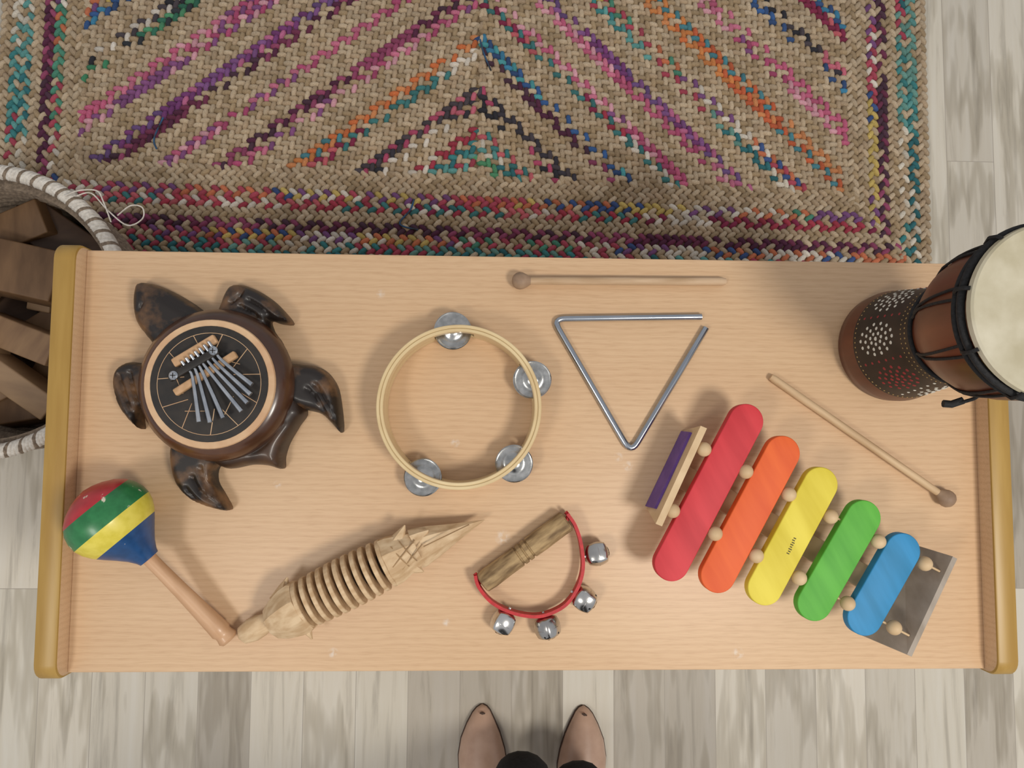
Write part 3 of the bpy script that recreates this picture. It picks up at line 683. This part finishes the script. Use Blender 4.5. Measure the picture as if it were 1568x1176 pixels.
kp.append(lathe('coiled_wall',Vector((bcn.x,bcn.y,0)),Vector((bcn.x,bcn.y,1)),pw+pw2,brn,seg=64,ang=70))
bw=[mat('block_wood_%d'%i,hx(a),hx(b),rough=.6,ns=6,scale=(8,2,4),rot=.6*i,lo=.3,hi=.7,bump=.1) for i,(a,b) in enumerate([('5e4329','7c5d3e'),('7c5e44','9a7a58'),('402c1f','543d2a'),('8c7054','a28463')])]
spec=[((20,318),.19,(.12,.06,.06),20,0),((22,412),.225,(.13,.085,.07),-12,0),((36,300),.12,(.1,.06,.05),60,2),((100,350),.17,(.13,.07,.06),-35,2),((68,430),.15,(.10,.045,.06),80,3),
 ((20,515),.20,(.16,.05,.06),-20,1),((62,500),.13,(.12,.05,.05),30,1),((10,580),.19,(.15,.045,.05),-38,3),((40,620),.13,(.1,.06,.05),10,0),((-60,420),.2,(.12,.07,.07),50,1),((-80,540),.2,(.14,.06,.06),10,3),
 ((-110,470),.16,(.1,.08,.08),0,0),((-20,470),.12,(.14,.12,.08),15,2),((-60,340),.14,(.12,.06,.06),-30,3),((-60,620),.14,(.12,.06,.06),30,1),
 ((120,420),.15,(.1,.06,.05),-75,0),((115,520),.12,(.09,.05,.05),-60,2),((90,570),.12,(.09,.05,.05),-30,1),((60,330),.15,(.1,.06,.05),-20,2)]
for i,(p,z,s,ro,mi) in enumerate(spec):
    c=at(*p,-T+z); c2=Vector((c.x-bcn.x,c.y-bcn.y,0)); lim=.197-max(s[0],s[1])/2*.7
    if c2.length>lim: c2=c2.normalized()*lim
    kp.append(box('wooden_block_%d'%(i+1),(bcn.x+c2.x,bcn.y+c2.y,z-s[2]/2),s,bw[mi],Euler((random.uniform(-.25,.25),random.uniform(-.25,.25),math.radians(ro))).to_matrix(),.003))
kp.append(lathe('lower_block_fill',Vector((bcn.x,bcn.y,.014)),Vector((bcn.x,bcn.y,.09)),[(0,.15),(1,.18)],bw[2],seg=8,ang=20))
sp=[(118,300),(140,296),(165,322),(195,345),(218,335),(218,318),(200,315),(180,330)]
kp.append(sweep('loose_string_1',smooth_pts([at(x,y,kz+.012) for x,y in sp],6,False),.0012,wht,seg=6))
kp.append(sweep('loose_string_2',smooth_pts([at(x,y,kz+.015) for x,y in [(100,300),(120,292),(148,292),(158,308),(170,340)]],6,False),.0012,wht,seg=6))
group('rope_basket_of_wooden_blocks',kp)

# ------------------------------------------------------------------ person (shoes and trousers)
shm=mat('beige_leather_shoe',hx('bc9a84'),hx('cbaa94'),rough=.4,ns=30,coat=.1)
trm=mat('black_trousers',hx('0e0e11'),hx('1a1a1f'),rough=.9,ns=200,bump=.3)
sole=mat('dark_sole',hx('4a382e'),rough=.8)
pp=[]
def shoe(nm,toe,heel,sgn):
    A=at(*toe,-T); D=at(*heel,-T)-A; D.z=0; D.normalize(); S=Vector((-D.y,D.x,0)); v=[];f=[]
    st=[(0,.002,.012),(.004,.009,.018),(.012,.016,.025),(.03,.0255,.034),(.055,.036,.043),(.085,.043,.052),(.11,.0445,.060),(.14,.041,.066),(.17,.036,.07),(.2,.034,.072),(.23,.031,.072),(.245,.022,.068),(.25,.01,.06)]
    n=21; cv=lambda s: sgn*.010*(1-min(s/.09,1))**2
    for s,w,h in st:
        c=A+D*s+S*(cv(s)-cv(0))
        for i in range(n):
            a=-.25+(math.pi+.5)*i/(n-1); x=math.cos(a)*w; z=.008+math.sin(a)*(h-.008) if math.sin(a)>0 else .008+math.sin(a)*.03
            v.append(c+S*x+Vector((0,0,max(z,.001))))
    for k in range(len(st)-1):
        for i in range(n): j=(i+1)%n; f.append((k*n+i,k*n+j,(k+1)*n+j,(k+1)*n+i))
    f.append(tuple(range(n)));f.append(tuple((len(st)-1)*n+i for i in range(n)))
    pp.append(mk(nm,v,f,shm,ang=60))
    o=[]
    for s,w,h in st: o.append((A+D*s+S*(w+.0015+cv(s)-cv(0)))[:2])
    for s,w,h in reversed(st): o.append((A+D*s-S*(w+.0015-cv(s)+cv(0)))[:2])
    pp.append(slab(nm+'_sole',o,0,.006,.001,sole,seg=2))
    t=A+D*.008+Vector((0,0,.026)); pp.append(lathe(nm+'_toe_stitch',t-S*.005,t+S*.005+D*.002,[(0,.001),(.5,.0026),(1,.001)],sole,seg=8))
shoe('shoe_left',(738,1077),(760,1290),1); shoe('shoe_right',(893,1079),(866,1290),-1)
an1=at(797,1170,-T+.10); an2=at(882,1184,-T+.10)
vs=[Vector((.02,an1.y-.15,.93)),Vector((.02,an1.y-.16,1.02)),
    Vector((-.07,an1.y-.13,.84)),Vector((an1.x-.02,an1.y-.09,.47)),Vector((an1.x,an1.y-.035,.22)),an1.copy(),
    Vector((.12,an1.y-.13,.84)),Vector((an2.x+.02,an2.y-.09,.47)),Vector((an2.x,an2.y-.035,.22)),an2.copy()]
ed=[(0,1),(0,2),(2,3),(3,4),(4,5),(0,6),(6,7),(7,8),(8,9)]
me=bpy.data.meshes.new('trousers'); me.from_pydata([tuple(x) for x in vs],ed,[]); o=bpy.data.objects.new('trousers',me); bpy.context.scene.collection.objects.link(o)
sm=o.modifiers.new('skin','SKIN'); rad=[(.14,.10),(.15,.10),(.088,.088),(.065,.065),(.056,.056),(.055,.055),(.088,.088),(.065,.065),(.056,.056),(.055,.055)]
for i,r in enumerate(rad): me.skin_vertices[0].data[i].radius=r
me.skin_vertices[0].data[0].use_root=True
sb=o.modifiers.new('sub','SUBSURF'); sb.levels=2; sb.render_levels=2
dg=bpy.context.evaluated_depsgraph_get(); me2=bpy.data.meshes.new_from_object(o.evaluated_get(dg)); bpy.data.objects.remove(o)
me2.materials.clear(); me2.materials.append(trm); me2.polygons.foreach_set('use_smooth',[True]*len(me2.polygons))
o=bpy.data.objects.new('trousers',me2); bpy.context.scene.collection.objects.link(o); pp.append(o)
group('standing_person',pp)

# ------------------------------------------------------------------ light
def area(nm,loc,size,power,tgt,col=(1,.95,.87)):
    l=bpy.data.lights.new(nm,'AREA'); l.shape='DISK'; l.size=size; l.energy=power; l.color=col
    o=bpy.data.objects.new(nm,l); o.location=loc; bpy.context.scene.collection.objects.link(o)
    o.rotation_euler=(Vector(tgt)-Vector(loc)).to_track_quat('-Z','Y').to_euler()
area('ceiling_lamp',(1.05,-.7,2.5),.5,28,(0.15,0,.3))
area('ceiling_lamp.001',(-1.1,-.9,2.5),.5,13,(-.1,0,.3))
w=bpy.data.worlds.new('world'); bpy.context.scene.world=w; w.use_nodes=True
bg=w.node_tree.nodes['Background']; bg.inputs[0].default_value=(.97,.97,1,1); bg.inputs[1].default_value=.48
